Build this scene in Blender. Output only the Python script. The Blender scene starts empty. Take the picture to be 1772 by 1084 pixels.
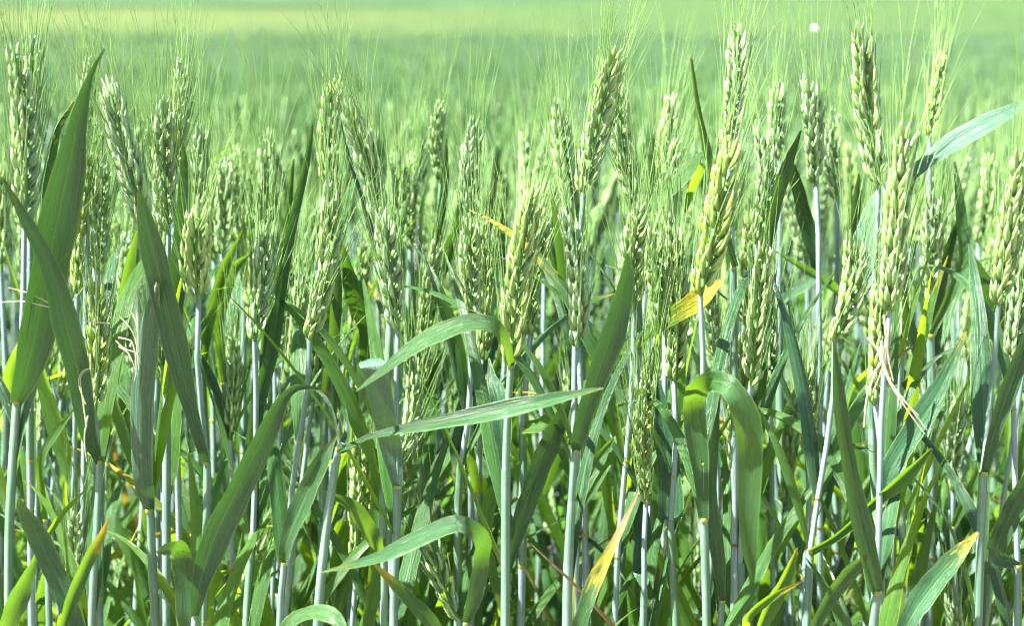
import bpy, math, random
import numpy as np
from mathutils import Matrix, Vector

# ------------------------------------------------------------------ camera, sky, sun, exposure
SC = bpy.context.scene
COL = SC.collection
PW, PH = 1772.0, 1084.0
LENS = 60.0
F = PW * LENS / 36.0                       # focal length in photograph pixels
CAM_H = 1.0
PITCH = math.atan(557.0 / F)               # the horizon lies just above the picture

cam_d = bpy.data.cameras.new('camera')
cam = bpy.data.objects.new('camera', cam_d); COL.objects.link(cam)
cam.location = (0, 0, CAM_H)
cam.rotation_euler = (math.pi / 2 - PITCH, 0, 0)
cam_d.lens = LENS; cam_d.sensor_width = 36.0
cam_d.clip_start = 0.02; cam_d.clip_end = 6000
cam_d.dof.use_dof = True; cam_d.dof.focus_distance = 0.93; cam_d.dof.aperture_fstop = 9.0
SC.camera = cam

SUN = Vector((-0.52, -0.17, 0.84)).normalized()     # towards the sun
elev = math.asin(SUN.z); azim = math.atan2(SUN.x, SUN.y)
world = bpy.data.worlds.new('World'); SC.world = world; world.use_nodes = True
wn = world.node_tree.nodes; wl = world.node_tree.links
wn.clear()
sky = wn.new('ShaderNodeTexSky'); sky.sky_type = 'NISHITA'; sky.sun_disc = False
sky.sun_elevation = elev; sky.sun_rotation = azim
bg = wn.new('ShaderNodeBackground'); bg.inputs['Strength'].default_value = 0.05
wo = wn.new('ShaderNodeOutputWorld')
wl.new(sky.outputs['Color'], bg.inputs['Color']); wl.new(bg.outputs['Background'], wo.inputs['Surface'])
sun_d = bpy.data.lights.new('sun', 'SUN'); sun_d.energy = 5.0; sun_d.angle = math.radians(0.5); sun_d.color = (1.0, 0.975, 0.93)
sun = bpy.data.objects.new('sun', sun_d); COL.objects.link(sun)
sun.rotation_euler = (-SUN).to_track_quat('-Z', 'Y').to_euler()
SC.view_settings.view_transform = 'Standard'; SC.view_settings.look = 'None'
SC.view_settings.exposure = 3.1; SC.view_settings.gamma = 1.0
SC.view_settings.use_curve_mapping = False
SC.render.engine = 'CYCLES'
SC.cycles.max_bounces = 5; SC.cycles.diffuse_bounces = 3; SC.cycles.glossy_bounces = 2; SC.cycles.transmission_bounces = 3
SC.cycles.use_denoising = True
SC.cycles.use_light_tree = False
world.cycles.sampling_method = 'MANUAL'; world.cycles.sample_map_resolution = 256
SC.cycles.use_adaptive_sampling = True; SC.cycles.adaptive_threshold = 0.02
SC.cycles.caustics_reflective = False; SC.cycles.caustics_refractive = False
SC.render.filter_size = 1.2 if hasattr(SC.render, 'filter_size') else 1.5
SC.cycles.filter_width = 1.1

random.seed(7); rng = np.random.default_rng(7)
SP, CP = math.sin(PITCH), math.cos(PITCH)
UPV = np.array((0, SP, CP)); FWD = np.array((0, CP, -SP)); EYE = np.array((0, 0, CAM_H))

def at(px, py, Y):
    """the point at forward distance Y that stands where pixel (px, py) of the photograph looks"""
    d = np.array(((px - PW / 2) / F, 0, 0)) + UPV * ((PH / 2 - py) / F) + FWD
    return EYE + d * (Y / d[1])

def mpp(Y): return Y / F * 1.02             # metres in one photograph pixel at distance Y

# ------------------------------------------------------------------ terrain profile
TY = np.array([-50, 1.0, 1.6, 3.0, 6.0, 12, 30, 80, 200, 330, 500, 900, 1600])
TZ = np.array([0.0, 0.0, -0.03, -0.11, -0.25, -0.47, -0.86, -1.38, -1.7, 0.4, 9, 22, 30])
def ground_z(Y): return np.interp(Y, TY, TZ)

# ------------------------------------------------------------------ materials
def mat(name):
    m = bpy.data.materials.new(name); m.use_nodes = True
    m.node_tree.nodes.clear()
    return m, m.node_tree.nodes, m.node_tree.links
def nd(ns, t, **kw):
    n = ns.new(t)
    for k, v in kw.items():
        if k.startswith('i_'): n.inputs[int(k[2:])].default_value = v
        else: setattr(n, k, v)
    return n
def rgb(ns, c): n = ns.new('ShaderNodeRGB'); n.outputs[0].default_value = (*c, 1); return n.outputs[0]
def mixc(ns, ls, f, a, b, bt='MIX'):
    n = ns.new('ShaderNodeMix'); n.data_type = 'RGBA'; n.blend_type = bt
    for i, v in ((0, f), (6, a), (7, b)):
        if isinstance(v, (int, float)): n.inputs[i].default_value = v
        elif isinstance(v, tuple): n.inputs[i].default_value = (*v, 1)
        else: ls.new(v, n.inputs[i])
    return n.outputs[2]
def math_(ns, ls, op, a, b=0.0, clamp=False):
    n = ns.new('ShaderNodeMath'); n.operation = op; n.use_clamp = clamp
    for i, v in ((0, a), (1, b)):
        if isinstance(v, (int, float)): n.inputs[i].default_value = v
        else: ls.new(v, n.inputs[i])
    return n.outputs[0]
def mapr(ns, ls, v, a, b, c=0.0, d=1.0):
    n = ns.new('ShaderNodeMapRange'); n.clamp = True
    ls.new(v, n.inputs[0])
    for i, x in ((1, a), (2, b), (3, c), (4, d)): n.inputs[i].default_value = x
    return n.outputs[0]
def noise(ns, ls, vec, scale, detail=3, rough=0.55):
    n = ns.new('ShaderNodeTexNoise'); n.inputs['Scale'].default_value = scale
    n.inputs['Detail'].default_value = detail; n.inputs['Roughness'].default_value = rough
    if vec is not None: ls.new(vec, n.inputs['Vector'])
    return n.outputs['Fac']
def scaled(ns, ls, vec, s, off=None):
    n = ns.new('ShaderNodeMapping'); n.inputs['Scale'].default_value = s
    ls.new(vec, n.inputs['Vector'])
    if off is not None:
        c = ns.new('ShaderNodeCombineXYZ'); ls.new(off, c.inputs[0]); ls.new(off, c.inputs[1]); ls.new(c.outputs[0], n.inputs['Location'])
    return n.outputs[0]
def attr(ns, name):
    a = ns.new('ShaderNodeAttribute'); a.attribute_type = 'OBJECT'; a.attribute_name = name
    return a.outputs['Fac']
def finish(ns, ls, col, rough, trans_col=None, trans=0.0, bump=None, bump_s=0.2, spec=0.4, bdist=0.001, tfac=None):
    p = ns.new('ShaderNodeBsdfPrincipled')
    ls.new(col, p.inputs['Base Color'])
    if isinstance(rough, (int, float)): p.inputs['Roughness'].default_value = rough
    else: ls.new(rough, p.inputs['Roughness'])
    p.inputs['Specular IOR Level'].default_value = spec
    if bump is not None:
        b = ns.new('ShaderNodeBump'); b.inputs['Strength'].default_value = bump_s; b.inputs['Distance'].default_value = bdist
        ls.new(bump, b.inputs['Height']); ls.new(b.outputs[0], p.inputs['Normal'])
    o = ns.new('ShaderNodeOutputMaterial')
    if trans > 0:
        t = ns.new('ShaderNodeBsdfTranslucent'); ls.new(trans_col, t.inputs['Color'])
        x = ns.new('ShaderNodeMixShader')
        if tfac is None: x.inputs[0].default_value = trans
        else: ls.new(tfac, x.inputs[0])
        ls.new(p.outputs[0], x.inputs[1]); ls.new(t.outputs[0], x.inputs[2]); ls.new(x.outputs[0], o.inputs['Surface'])
    else: ls.new(p.outputs[0], o.inputs['Surface'])

def make_leaf_mat():
    m, ns, ls = mat('wheat_leaf')
    uv = ns.new('ShaderNodeUVMap').outputs[0]
    oi = ns.new('ShaderNodeObjectInfo').outputs['Random']
    off = math_(ns, ls, 'MULTIPLY', oi, 37.0)
    sx = ns.new('ShaderNodeSeparateXYZ'); ls.new(uv, sx.inputs[0]); U, V = sx.outputs[0], sx.outputs[1]
    veins = noise(ns, ls, scaled(ns, ls, uv, (46, 1.6, 1), off), 1.0, 2)
    rib = noise(ns, ls, scaled(ns, ls, uv, (13, 0.9, 1), off), 1.0, 2)
    blot = noise(ns, ls, scaled(ns, ls, uv, (3, 7, 1), off), 1.0, 4)
    speck = noise(ns, ls, scaled(ns, ls, uv, (26, 150, 1), off), 1.0, 2)
    geo = ns.new('ShaderNodeNewGeometry').outputs['Backfacing']
    hue = attr(ns, 'hue')                                  # 0 blue green .. 1 yellow green
    top = mixc(ns, ls, hue, (0.0060, 0.036, 0.0125), (0.030, 0.095, 0.006))
    und = mixc(ns, ls, hue, (0.013, 0.049, 0.025), (0.042, 0.105, 0.012))
    base = mixc(ns, ls, geo, top, und)
    base = mixc(ns, ls, mapr(ns, ls, veins, 0.38, 0.62, 0.0, 0.75), base, mixc(ns, ls, 0.5, base, (0.036, 0.105, 0.048)))
    base = mixc(ns, ls, mapr(ns, ls, blot, 0.4, 0.75, 0.0, 0.35), base, mixc(ns, ls, hue, (0.014, 0.058, 0.026), (0.060, 0.135, 0.012)))
    base = mixc(ns, ls, mapr(ns, ls, rib, 0.42, 0.60, 0.0, 0.6), base, mixc(ns, ls, 0.42, base, (0.060, 0.140, 0.050)))
    mid = mapr(ns, ls, math_(ns, ls, 'ABSOLUTE', math_(ns, ls, 'SUBTRACT', U, 0.5)), 0.0, 0.035, 0.55, 0.0)
    base = mixc(ns, ls, mid, base, (0.085, 0.17, 0.055))
    base = mixc(ns, ls, mapr(ns, ls, speck, 0.66, 0.72, 0.0, 0.55), base, (0.20, 0.28, 0.08))
    edge = mapr(ns, ls, math_(ns, ls, 'ABSOLUTE', math_(ns, ls, 'SUBTRACT', U, 0.5)), 0.455, 0.5, 0.0, 0.55)
    base = mixc(ns, ls, edge, base, (0.20, 0.27, 0.08))
    base = mixc(ns, ls, math_(ns, ls, 'MULTIPLY', attr(ns, 'pale'), mapr(ns, ls, veins, 0.3, 0.65, 0.55, 1.0)), base, (0.20, 0.32, 0.27))  # waxy bloom; on the long arching leaf it paints a bright sheen instead
    # yellowing and drying from the tip and in streaks
    dry = attr(ns, 'dry')
    streak = noise(ns, ls, scaled(ns, ls, uv, (11, 9, 1), off), 1.0, 5, 0.7)
    e = math_(ns, ls, 'ADD', math_(ns, ls, 'ADD', V, math_(ns, ls, 'MULTIPLY', dry, 1.15)), math_(ns, ls, 'MULTIPLY', math_(ns, ls, 'SUBTRACT', streak, 0.5), 1.35))
    yel = mapr(ns, ls, e, 0.98, 1.16)
    brn = mapr(ns, ls, e, 1.22, 1.34)
    ycol = mixc(ns, ls, veins, (0.34, 0.27, 0.012), (0.42, 0.34, 0.030))
    bcol = mixc(ns, ls, veins, (0.17, 0.105, 0.045), (0.40, 0.30, 0.16))
    base = mixc(ns, ls, yel, base, ycol); base = mixc(ns, ls, brn, base, bcol)
    tc = mixc(ns, ls, 1.0, mixc(ns, ls, hue, (0.08, 0.28, 0.018), (0.34, 0.53, 0.010)), (1, 1, 1), 'MULTIPLY')
    tc = mixc(ns, ls, yel, tc, (0.30, 0.23, 0.02)); tc = mixc(ns, ls, brn, tc, (0.22, 0.11, 0.03))
    rough = mapr(ns, ls, blot, 0.3, 0.7, 0.22, 0.36)
    finish(ns, ls, base, rough, tc, 0.36, veins, 0.9, 0.40, 0.0009, tfac=mapr(ns, ls, hue, 0.15, 0.85, 0.07, 0.46))
    return m

def make_stem_mat(name='wheat_stem', c0=(0.200, 0.262, 0.290), c1=(0.12, 0.22, 0.12), c2=(0.085, 0.155, 0.125), c3=(0.28, 0.34, 0.36)):
    m, ns, ls = mat(name)
    uv = ns.new('ShaderNodeUVMap').outputs[0]
    oi = ns.new('ShaderNodeObjectInfo').outputs['Random']
    off = math_(ns, ls, 'MULTIPLY', oi, 23.0)
    st = noise(ns, ls, scaled(ns, ls, uv, (11, 9, 1), off), 1.0, 4)
    bl = noise(ns, ls, scaled(ns, ls, uv, (2, 40, 1), off), 1.0, 3)
    sp = noise(ns, ls, scaled(ns, ls, uv, (16, 420, 1), off), 1.0, 2)
    hue = attr(ns, 'hue')
    c = mixc(ns, ls, mapr(ns, ls, oi, 0.35, 1.0, 0.0, 0.75), c0, c1)
    c = mixc(ns, ls, mapr(ns, ls, st, 0.38, 0.62, 0.0, 0.85), c, c2)
    c = mixc(ns, ls, mapr(ns, ls, bl, 0.45, 0.75, 0.0, 0.5), c, c3)
    c = mixc(ns, ls, mapr(ns, ls, sp, 0.68, 0.74, 0.0, 0.6), c, (0.08, 0.11, 0.07))
    finish(ns, ls, c, 0.5, c, 0.06, st, 0.4, 0.4, 0.0005)
    return m

def make_ear_mat():
    m, ns, ls = mat('wheat_floret')
    uv = ns.new('ShaderNodeUVMap').outputs[0]
    oi = ns.new('ShaderNodeObjectInfo').outputs['Random']
    off = math_(ns, ls, 'MULTIPLY', oi, 19.0)
    sx = ns.new('ShaderNodeSeparateXYZ'); ls.new(uv, sx.inputs[0]); V = sx.outputs[1]
    n1 = noise(ns, ls, scaled(ns, ls, uv, (5, 3, 1), off), 1.0, 3)
    ve = noise(ns, ls, scaled(ns, ls, uv, (22, 1.2, 1), off), 1.0, 2)
    tone = attr(ns, 'tone')                                # 0 glaucous .. 1 yellow green
    a = mixc(ns, ls, tone, (0.065, 0.175, 0.042), (0.105, 0.220, 0.010))
    b = mixc(ns, ls, tone, (0.390, 0.550, 0.310), (0.350, 0.490, 0.070))
    c = mixc(ns, ls, math_(ns, ls, 'ADD', math_(ns, ls, 'MULTIPLY', V, 0.75), math_(ns, ls, 'SUBTRACT', math_(ns, ls, 'MULTIPLY', n1, 1.1), 0.38), True), a, b)  # greener foot, paler top; the contrast also paints shading between overlapping husks
    c = mixc(ns, ls, mapr(ns, ls, oi, 0.0, 1.0, 0.0, 0.3), c, (0.32, 0.42, 0.18))
    c = mixc(ns, ls, mapr(ns, ls, ve, 0.4, 0.7, 0.0, 0.4), c, (0.09, 0.19, 0.04))
    tip = mapr(ns, ls, math_(ns, ls, 'ADD', V, math_(ns, ls, 'MULTIPLY', n1, 0.25)), 0.88, 1.16, 0.0, 0.85)
    c = mixc(ns, ls, tip, c, (0.76, 0.82, 0.62))
    t = mixc(ns, ls, tone, (0.24, 0.37, 0.06), (0.36, 0.42, 0.02))
    finish(ns, ls, c, 0.30, t, 0.22, ve, 0.5, 0.6, 0.0005)
    return m

def make_plain(name, c1, c2, scale, rough=0.5, trans=0.0, tcol=None, spec=0.4):
    m, ns, ls = mat(name)
    tcn = ns.new('ShaderNodeTexCoord').outputs['Object']
    n = noise(ns, ls, tcn, scale, 3)
    c = mixc(ns, ls, mapr(ns, ls, n, 0.3, 0.7), c1, c2)
    finish(ns, ls, c, rough, c if tcol is None else rgb(ns, tcol), trans, n, 0.2, spec)
    return m

M_LEAF = make_leaf_mat(); M_STEM = make_stem_mat(); M_SHEATH = make_stem_mat('leaf_sheath', (0.125, 0.205, 0.165), (0.085, 0.175, 0.060), (0.055, 0.120, 0.070), (0.20, 0.265, 0.24)); M_EAR = make_ear_mat()
M_AWN = make_plain('wheat_awn', (0.085, 0.195, 0.045), (0.26, 0.385, 0.14), 60, 0.3, 0.35, (0.19, 0.32, 0.04), spec=0.15)
M_COLLAR = make_plain('leaf_collar', (0.17, 0.21, 0.045), (0.33, 0.30, 0.07), 300, 0.5, 0.2)
M_NODE = make_plain('stem_node', (0.10, 0.18, 0.05), (0.18, 0.25, 0.08), 300, 0.5)
M_STRAW = make_plain('dry_straw', (0.36, 0.34, 0.21), (0.55, 0.52, 0.37), 90, 0.6, 0.15)
M_FLUFF = make_plain('white_fluff', (0.78, 0.78, 0.76), (0.86, 0.86, 0.84), 200, 0.7, 0.2)
# the mass of the crop behind
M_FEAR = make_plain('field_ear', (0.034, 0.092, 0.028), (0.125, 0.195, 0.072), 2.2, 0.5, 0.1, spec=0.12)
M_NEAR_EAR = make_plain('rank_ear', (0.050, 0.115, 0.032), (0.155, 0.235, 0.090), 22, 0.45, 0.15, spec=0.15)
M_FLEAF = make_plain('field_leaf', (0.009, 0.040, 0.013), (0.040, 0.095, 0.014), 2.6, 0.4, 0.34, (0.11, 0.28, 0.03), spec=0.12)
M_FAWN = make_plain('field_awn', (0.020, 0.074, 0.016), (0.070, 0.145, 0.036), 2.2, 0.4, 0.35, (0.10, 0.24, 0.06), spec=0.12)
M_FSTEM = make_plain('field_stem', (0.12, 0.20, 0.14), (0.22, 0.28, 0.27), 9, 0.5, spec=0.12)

def make_ground_mat():
    m, ns, ls = mat('soil')
    p = ns.new('ShaderNodeTexCoord').outputs['Object']
    n1 = noise(ns, ls, p, 9, 6, 0.65); n2 = noise(ns, ls, p, 0.8, 4)
    c = mixc(ns, ls, mapr(ns, ls, n1, 0.3, 0.7), (0.085, 0.060, 0.038), (0.20, 0.15, 0.10))
    c = mixc(ns, ls, mapr(ns, ls, n2, 0.45, 0.6, 0.0, 0.6), c, (0.10, 0.15, 0.05))
    finish(ns, ls, c, 0.9, bump=n1, bump_s=0.6, bdist=0.02)
    return m
def make_canopy_mat():
    m, ns, ls = mat('far_wheat')
    p = ns.new('ShaderNodeTexCoord').outputs['Object']
    n1 = noise(ns, ls, p, 2.4, 6, 0.7)
    n2 = noise(ns, ls, scaled(ns, ls, p, (0.035, 0.10, 1)), 1.0, 4)
    s = ns.new('ShaderNodeSeparateXYZ'); ls.new(p, s.inputs[0])
    n3 = noise(ns, ls, scaled(ns, ls, p, (0.55, 0.22, 1)), 1.0, 4, 0.65)
    c = mixc(ns, ls, mapr(ns, ls, n1, 0.3, 0.7), (0.030, 0.056, 0.021), (0.054, 0.080, 0.031))
    c = mixc(ns, ls, mapr(ns, ls, n3, 0.42, 0.66, 0.0, 0.7), c, (0.018, 0.043, 0.017))
    # a riper strip of crop lies across the far part of the field, on one side
    w = math_(ns, ls, 'ADD', s.outputs[1], math_(ns, ls, 'MULTIPLY', n2, 26.0))
    strip = math_(ns, ls, 'MULTIPLY', mapr(ns, ls, w, 35, 110), mapr(ns, ls, w, 230, 120))
    xs = math_(ns, ls, 'ADD', s.outputs[0], math_(ns, ls, 'MULTIPLY', s.outputs[1], 0.06))
    strip = math_(ns, ls, 'MULTIPLY', strip, mapr(ns, ls, xs, 14, -22))
    c = mixc(ns, ls, math_(ns, ls, 'MULTIPLY', strip, mapr(ns, ls, n2, 0.25, 0.6, 0.35, 1.0)), c, (0.068, 0.081, 0.030))
    finish(ns, ls, c, 0.9, bump=n1, bump_s=0.5, bdist=0.08, spec=0.0)
    return m
def make_hill_mat():
    m, ns, ls = mat('far_hill')
    p = ns.new('ShaderNodeTexCoord').outputs['Object']
    n1 = noise(ns, ls, p, 0.05, 5, 0.7)
    c = mixc(ns, ls, mapr(ns, ls, n1, 0.35, 0.65), (0.028, 0.054, 0.026), (0.040, 0.066, 0.032))
    finish(ns, ls, c, 0.9, spec=0.0)
    return m
M_SOIL = make_ground_mat(); M_CANOPY = make_canopy_mat(); M_HILL = make_hill_mat()

# ------------------------------------------------------------------ mesh helpers
def mesh_from(name, V, Fc, mats, uv=None, midx=None, smooth=True):
    me = bpy.data.meshes.new(name)
    V = np.asarray(V, dtype=np.float32)
    Fc = np.asarray(Fc, dtype=np.int32)
    nf, k = Fc.shape
    me.vertices.add(len(V)); me.vertices.foreach_set('co', V.ravel())
    me.loops.add(nf * k); me.loops.foreach_set('vertex_index', Fc.ravel())
    me.polygons.add(nf); me.polygons.foreach_set('loop_start', np.arange(0, nf * k, k, dtype=np.int32))
    if smooth: me.polygons.foreach_set('use_smooth', np.ones(nf, dtype=bool))
    if uv is not None:
        l = me.uv_layers.new(name='UVMap'); l.data.foreach_set('uv', np.asarray(uv, dtype=np.float32)[Fc.ravel()].ravel())
    for m in (mats if isinstance(mats, (list, tuple)) else [mats]): me.materials.append(m)
    if midx is not None: me.polygons.foreach_set('material_index', np.asarray(midx, dtype=np.int32))
    me.update(calc_edges=True)
    return me

def ob(name, me, parent=None):
    o = bpy.data.objects.new(name, me); COL.objects.link(o)
    if parent is not None: o.parent = parent
    return o
def tag(o, label=None, cat=None, group=None, kind=None):
    if label: o['label'] = label
    if cat: o['category'] = cat
    if group: o['group'] = group
    if kind: o['kind'] = kind
    return o

def nrm(v):
    v = np.asarray(v, dtype=float); n = np.linalg.norm(v, axis=-1, keepdims=True); return v / np.maximum(n, 1e-9)

def spline(P, n):
    """centripetal-free Catmull-Rom through the rows of P (any width), n samples by chord length"""
    P = np.asarray(P, dtype=float)
    if len(P) == 2:
        t = np.linspace(0, 1, n)[:, None]; return P[0] * (1 - t) + P[1] * t
    d = np.r_[0, np.cumsum(np.linalg.norm(np.diff(P[:, :3], axis=0), axis=1) + 1e-9)]
    s = np.linspace(0, d[-1], n)
    i = np.clip(np.searchsorted(d, s, 'right') - 1, 0, len(P) - 2)
    h = (d[i + 1] - d[i]); t = ((s - d[i]) / h)[:, None]; h = h[:, None]
    m = np.zeros_like(P)
    m[1:-1] = (P[2:] - P[:-2]) / (d[2:] - d[:-2])[:, None]
    m[0] = (P[1] - P[0]) / (d[1] - d[0]); m[-1] = (P[-1] - P[-2]) / (d[-1] - d[-2])
    return ((2*t**3 - 3*t**2 + 1) * P[i] + (t**3 - 2*t**2 + t) * h * m[i] + (-2*t**3 + 3*t**2) * P[i+1] + (t**3 - t**2) * h * m[i+1])

def tangents(C):
    return nrm(np.gradient(C, axis=0))

def tube(C, R, sides=8):
    C = np.asarray(C); n = len(C); T = tangents(C)
    ref = np.array((0.0, 1.0, 0.0)); A = nrm(np.cross(T, ref)); B = np.cross(T, A)
    ang = np.linspace(0, 2 * np.pi, sides + 1)
    ca, sa = np.cos(ang), np.sin(ang)
    V = C[:, None, :] + (A[:, None, :] * ca[None, :, None] + B[:, None, :] * sa[None, :, None]) * np.asarray(R)[:, None, None]
    d = np.r_[0, np.cumsum(np.linalg.norm(np.diff(C, axis=0), axis=1))]
    uv = np.stack(np.broadcast_arrays(np.linspace(0, 1, sides + 1)[None, :], d[:, None]), -1).reshape(-1, 2)
    k = sides + 1
    i, j = np.meshgrid(np.arange(n - 1), np.arange(sides), indexing='ij')
    a = (i * k + j).ravel()
    return V.reshape(-1, 3), np.stack([a, a + 1, a + k + 1, a + k], 1), uv

CROSS = np.array([-1.0, -0.55, 0.0, 0.55, 1.0])
def blade(C, W, WD, fold=0.25, wave=0.0, seed=0):
    """a leaf blade: centre line C, full widths W, width directions WD; keeled by fold, edges waved"""
    n = len(C); T = tangents(C)
    WD = nrm(WD - T * np.sum(WD * T, 1, keepdims=True)); N = np.cross(T, WD)
    u = CROSS[None, :, None]
    r = np.random.default_rng(seed)
    ph = r.uniform(0, 6.28, 4); s = np.linspace(0, 1, n)
    wv = np.sin(s * r.uniform(9, 16) + ph[0])[:, None] * np.array([1, .3, 0, -.25, -.8])[None, :] + np.sin(s * r.uniform(14, 26) + ph[1])[:, None] * np.array([.5, .1, 0, .3, .7])[None, :]
    lift = (np.abs(CROSS)[None, :] ** 1.15) * fold + wv * wave
    W = W * (1 + .05 * np.sin(s * 17 + ph[2]) + .03 * np.sin(s * 41 + ph[3]))
    V = C[:, None, :] + WD[:, None, :] * u * (W / 2)[:, None, None] + N[:, None, :] * (lift * (W / 2)[:, None])[:, :, None]
    uv = np.stack(np.broadcast_arrays(((CROSS + 1) / 2)[None, :], s[:, None]), -1).reshape(-1, 2)
    k = 5
    i, j = np.meshgrid(np.arange(n - 1), np.arange(k - 1), indexing='ij'); a = (i * k + j).ravel()
    return V.reshape(-1, 3), np.stack([a, a + 1, a + k + 1, a + k], 1), uv

# ------------------------------------------------------------------ ear pieces
def floret(length, wid, thick, rings=6, sides=7, open_=0.0):
    t = np.array([0.0, 0.12, 0.32, 0.55, 0.76, 0.9, 1.0])[:rings + 1]
    r = np.array([0.40, 0.76, 1.0, 0.88, 0.56, 0.26, 0.03])[:rings + 1]
    ang = np.linspace(0, 2 * np.pi, sides + 1)
    keel = 1 + 0.18 * np.maximum(0, np.cos(ang)) ** 6
    x = np.cos(ang) * keel * thick / 2; y = np.sin(ang) * wid / 2
    V = np.stack([np.outer(r, x) + (0.10 * length * np.sin(t * np.pi))[:, None], np.outer(r, y), np.repeat((t * length)[:, None], sides + 1, 1)], -1)
    k = sides + 1
    i, j = np.meshgrid(np.arange(len(t) - 1), np.arange(sides), indexing='ij'); a = (i * k + j).ravel()
    uv = np.stack(np.broadcast_arrays(np.linspace(0, 1, k)[None, :], t[:, None]), -1).reshape(-1, 2)
    return V.reshape(-1, 3), np.stack([a, a + 1, a + k + 1, a + k], 1), uv
def join(parts):
    Vs, Fs, Us, o = [], [], [], 0
    for V, Fc, U in parts: Vs.append(V); Fs.append(Fc + o); Us.append(U); o += len(V)
    return np.concatenate(Vs), np.concatenate(Fs), np.concatenate(Us)
def rot(axis, a):
    return np.array(Matrix.Rotation(a, 3, axis))
def xf(p, R, t): return p[0] @ R.T + np.asarray(t), p[1], p[2]

FLORET_TIPS = []                                            # awn roots in spikelet space
def spikelet_geo(seed):
    r = np.random.default_rng(seed)
    parts, tips = [], []
    mm = 0.001
    for s, ty in ((-1, 0.21), (1, 0.21), (0, 0.0)):
        L = (13.4 if s else 12.0) * mm * r.uniform(0.92, 1.08)
        p = floret(L, 3.5 * mm, 2.9 * mm)
        R = rot('X', -s * (ty + r.uniform(-.06, .06))) @ rot('Y', r.uniform(0.0, 0.12) + (0.10 if s == 0 else 0))
        t = np.array(((0.5 + (1.1 if s == 0 else 0)) * mm, s * 1.3 * mm, (1.2 + (2.2 if s == 0 else 0)) * mm))
        parts.append(xf(p, R, t))
        tips.append((R @ np.array((0, 0, L)) + t, R @ np.array((0, 0, 1.0))))
    for s in (-1, 1):                                       # the two glumes at its foot
        L = 9.0 * mm * r.uniform(0.93, 1.07)
        p = floret(L, 3.0 * mm, 2.2 * mm)
        R = rot('X', -s * 0.27) @ rot('Y', 0.16)
        parts.append(xf(p, R, (1.0 * mm, s * 1.9 * mm, 0)))
    return join(parts), tips
SPK = []
for i in range(4):
    g, tips = spikelet_geo(40 + i)
    SPK.append((mesh_from('spikelet', g[0], g[1], M_EAR, g[2]), tips, g))

def ear_frames(p0, p1, bow, n, roll):
    """axis points, tangents and frame of an ear from foot p0 to top p1"""
    p0, p1 = np.asarray(p0), np.asarray(p1)
    L = np.linalg.norm(p1 - p0); z = (p1 - p0) / L
    x = nrm(np.cross(np.array((0, 1.0, 0)), z)); y = np.cross(z, x)
    X = x * math.cos(roll) + y * math.sin(roll); Yv = np.cross(z, X)
    return L, z, x, y, X, Yv

def build_ear(parent, origin, p0, p1, tone, roll, seed, awn=0.065, splay=0.20, detail=True, width=1.0, thick=1.0, bend=0.03, awn_mat=None, awn_keep=1.0):
    """origin: world position of the parent empty"""
    r = np.random.default_rng(seed)
    L, z, x, y, X, Yv = ear_frames(p0, p1, 0, 0, roll)
    pitch_ = 0.0044 * (0.7 + 0.3 * width)
    n = max(9, int(round(L * 0.93 / pitch_)))
    bx, by = r.normal(0, bend, 2)
    def axis(t): return p0 + z * (t * L) + (x * bx + y * by) * L * math.sin(math.pi * t)
    def tang(t): return nrm(z + (x * bx + y * by) * math.pi * math.cos(math.pi * t))
    # rachis
    tt = np.linspace(0, 0.97, 9); C = np.array([axis(t) for t in tt]) - origin
    V, Fc, U = tube(C, np.linspace(0.0015, 0.0008, 9) * width, 5)
    ear = ob('ear', mesh_from('ear', V, Fc, M_AWN, U), parent)
    roots, dirs, joined = [], [], []
    for i in range(n + 1):
        t = 0.01 + 0.93 * i / n
        last = i == n
        side = 1 if i % 2 else -1
        Z = tang(t)
        tilt = (0.235 - 0.11 * t) * r.uniform(0.6, 1.4)
        sc = width * (0.72 + 0.36 * math.sin(math.pi * min(1, t * 0.78 + 0.16))) * r.uniform(0.94, 1.06)
        sx = nrm(X * side - Z * np.dot(X * side, Z))
        if last: sx = nrm(Yv - Z * np.dot(Yv, Z)); tilt = 0.0
        zz = Z * math.cos(tilt) + sx * math.sin(tilt)
        xx = sx * math.cos(tilt) - Z * math.sin(tilt)
        tw = r.normal(0, 0.26); yy = np.cross(zz, xx)
        xx, yy = xx * math.cos(tw) + yy * math.sin(tw), -xx * math.sin(tw) + yy * math.cos(tw)
        R = np.stack([xx, yy, zz], 1) * sc
        pos = axis(t) + sx * (0.0002 if last else 0.0004) * width - origin
        k = int(r.integers(0, 4)); me, tips, g = SPK[k]
        if detail:
            s = bpy.data.objects.new('spikelet', me); COL.objects.link(s); s.parent = ear
            M = Matrix.Identity(4)
            for a in range(3):
                for b in range(3): M[a][b] = R[a, b]
                M[a][3] = pos[a]
            s.matrix_basis = M; s['tone'] = float(np.clip(tone + r.normal(0, 0.12), 0, 1))
        else:
            joined.append((g[0] @ R.T + pos, g[1], g[2]))
        for q, (tp, td) in enumerate(tips):
            if q == 2 and r.random() < 0.6: continue
            if r.random() > awn_keep: continue
            roots.append(R @ tp * 0.97 + pos); d = nrm(R @ td)
            dirs.append(nrm(d * splay * 2.2 + Z * (1 - splay) + r.normal(0, 0.038, 3)))
    if not detail:
        V, Fc, U = join(joined)
        s = ob('spikelet', mesh_from('spikelet', V, Fc, M_EAR, U), ear); s['tone'] = float(tone); s['kind'] = 'stuff'
    # awns
    if roots:
        awns_mesh(ear, np.array(roots), np.array(dirs), tang(1.0), awn, r, thick, awn_mat or M_AWN)
    ear['tone'] = float(tone)
    return ear

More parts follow.
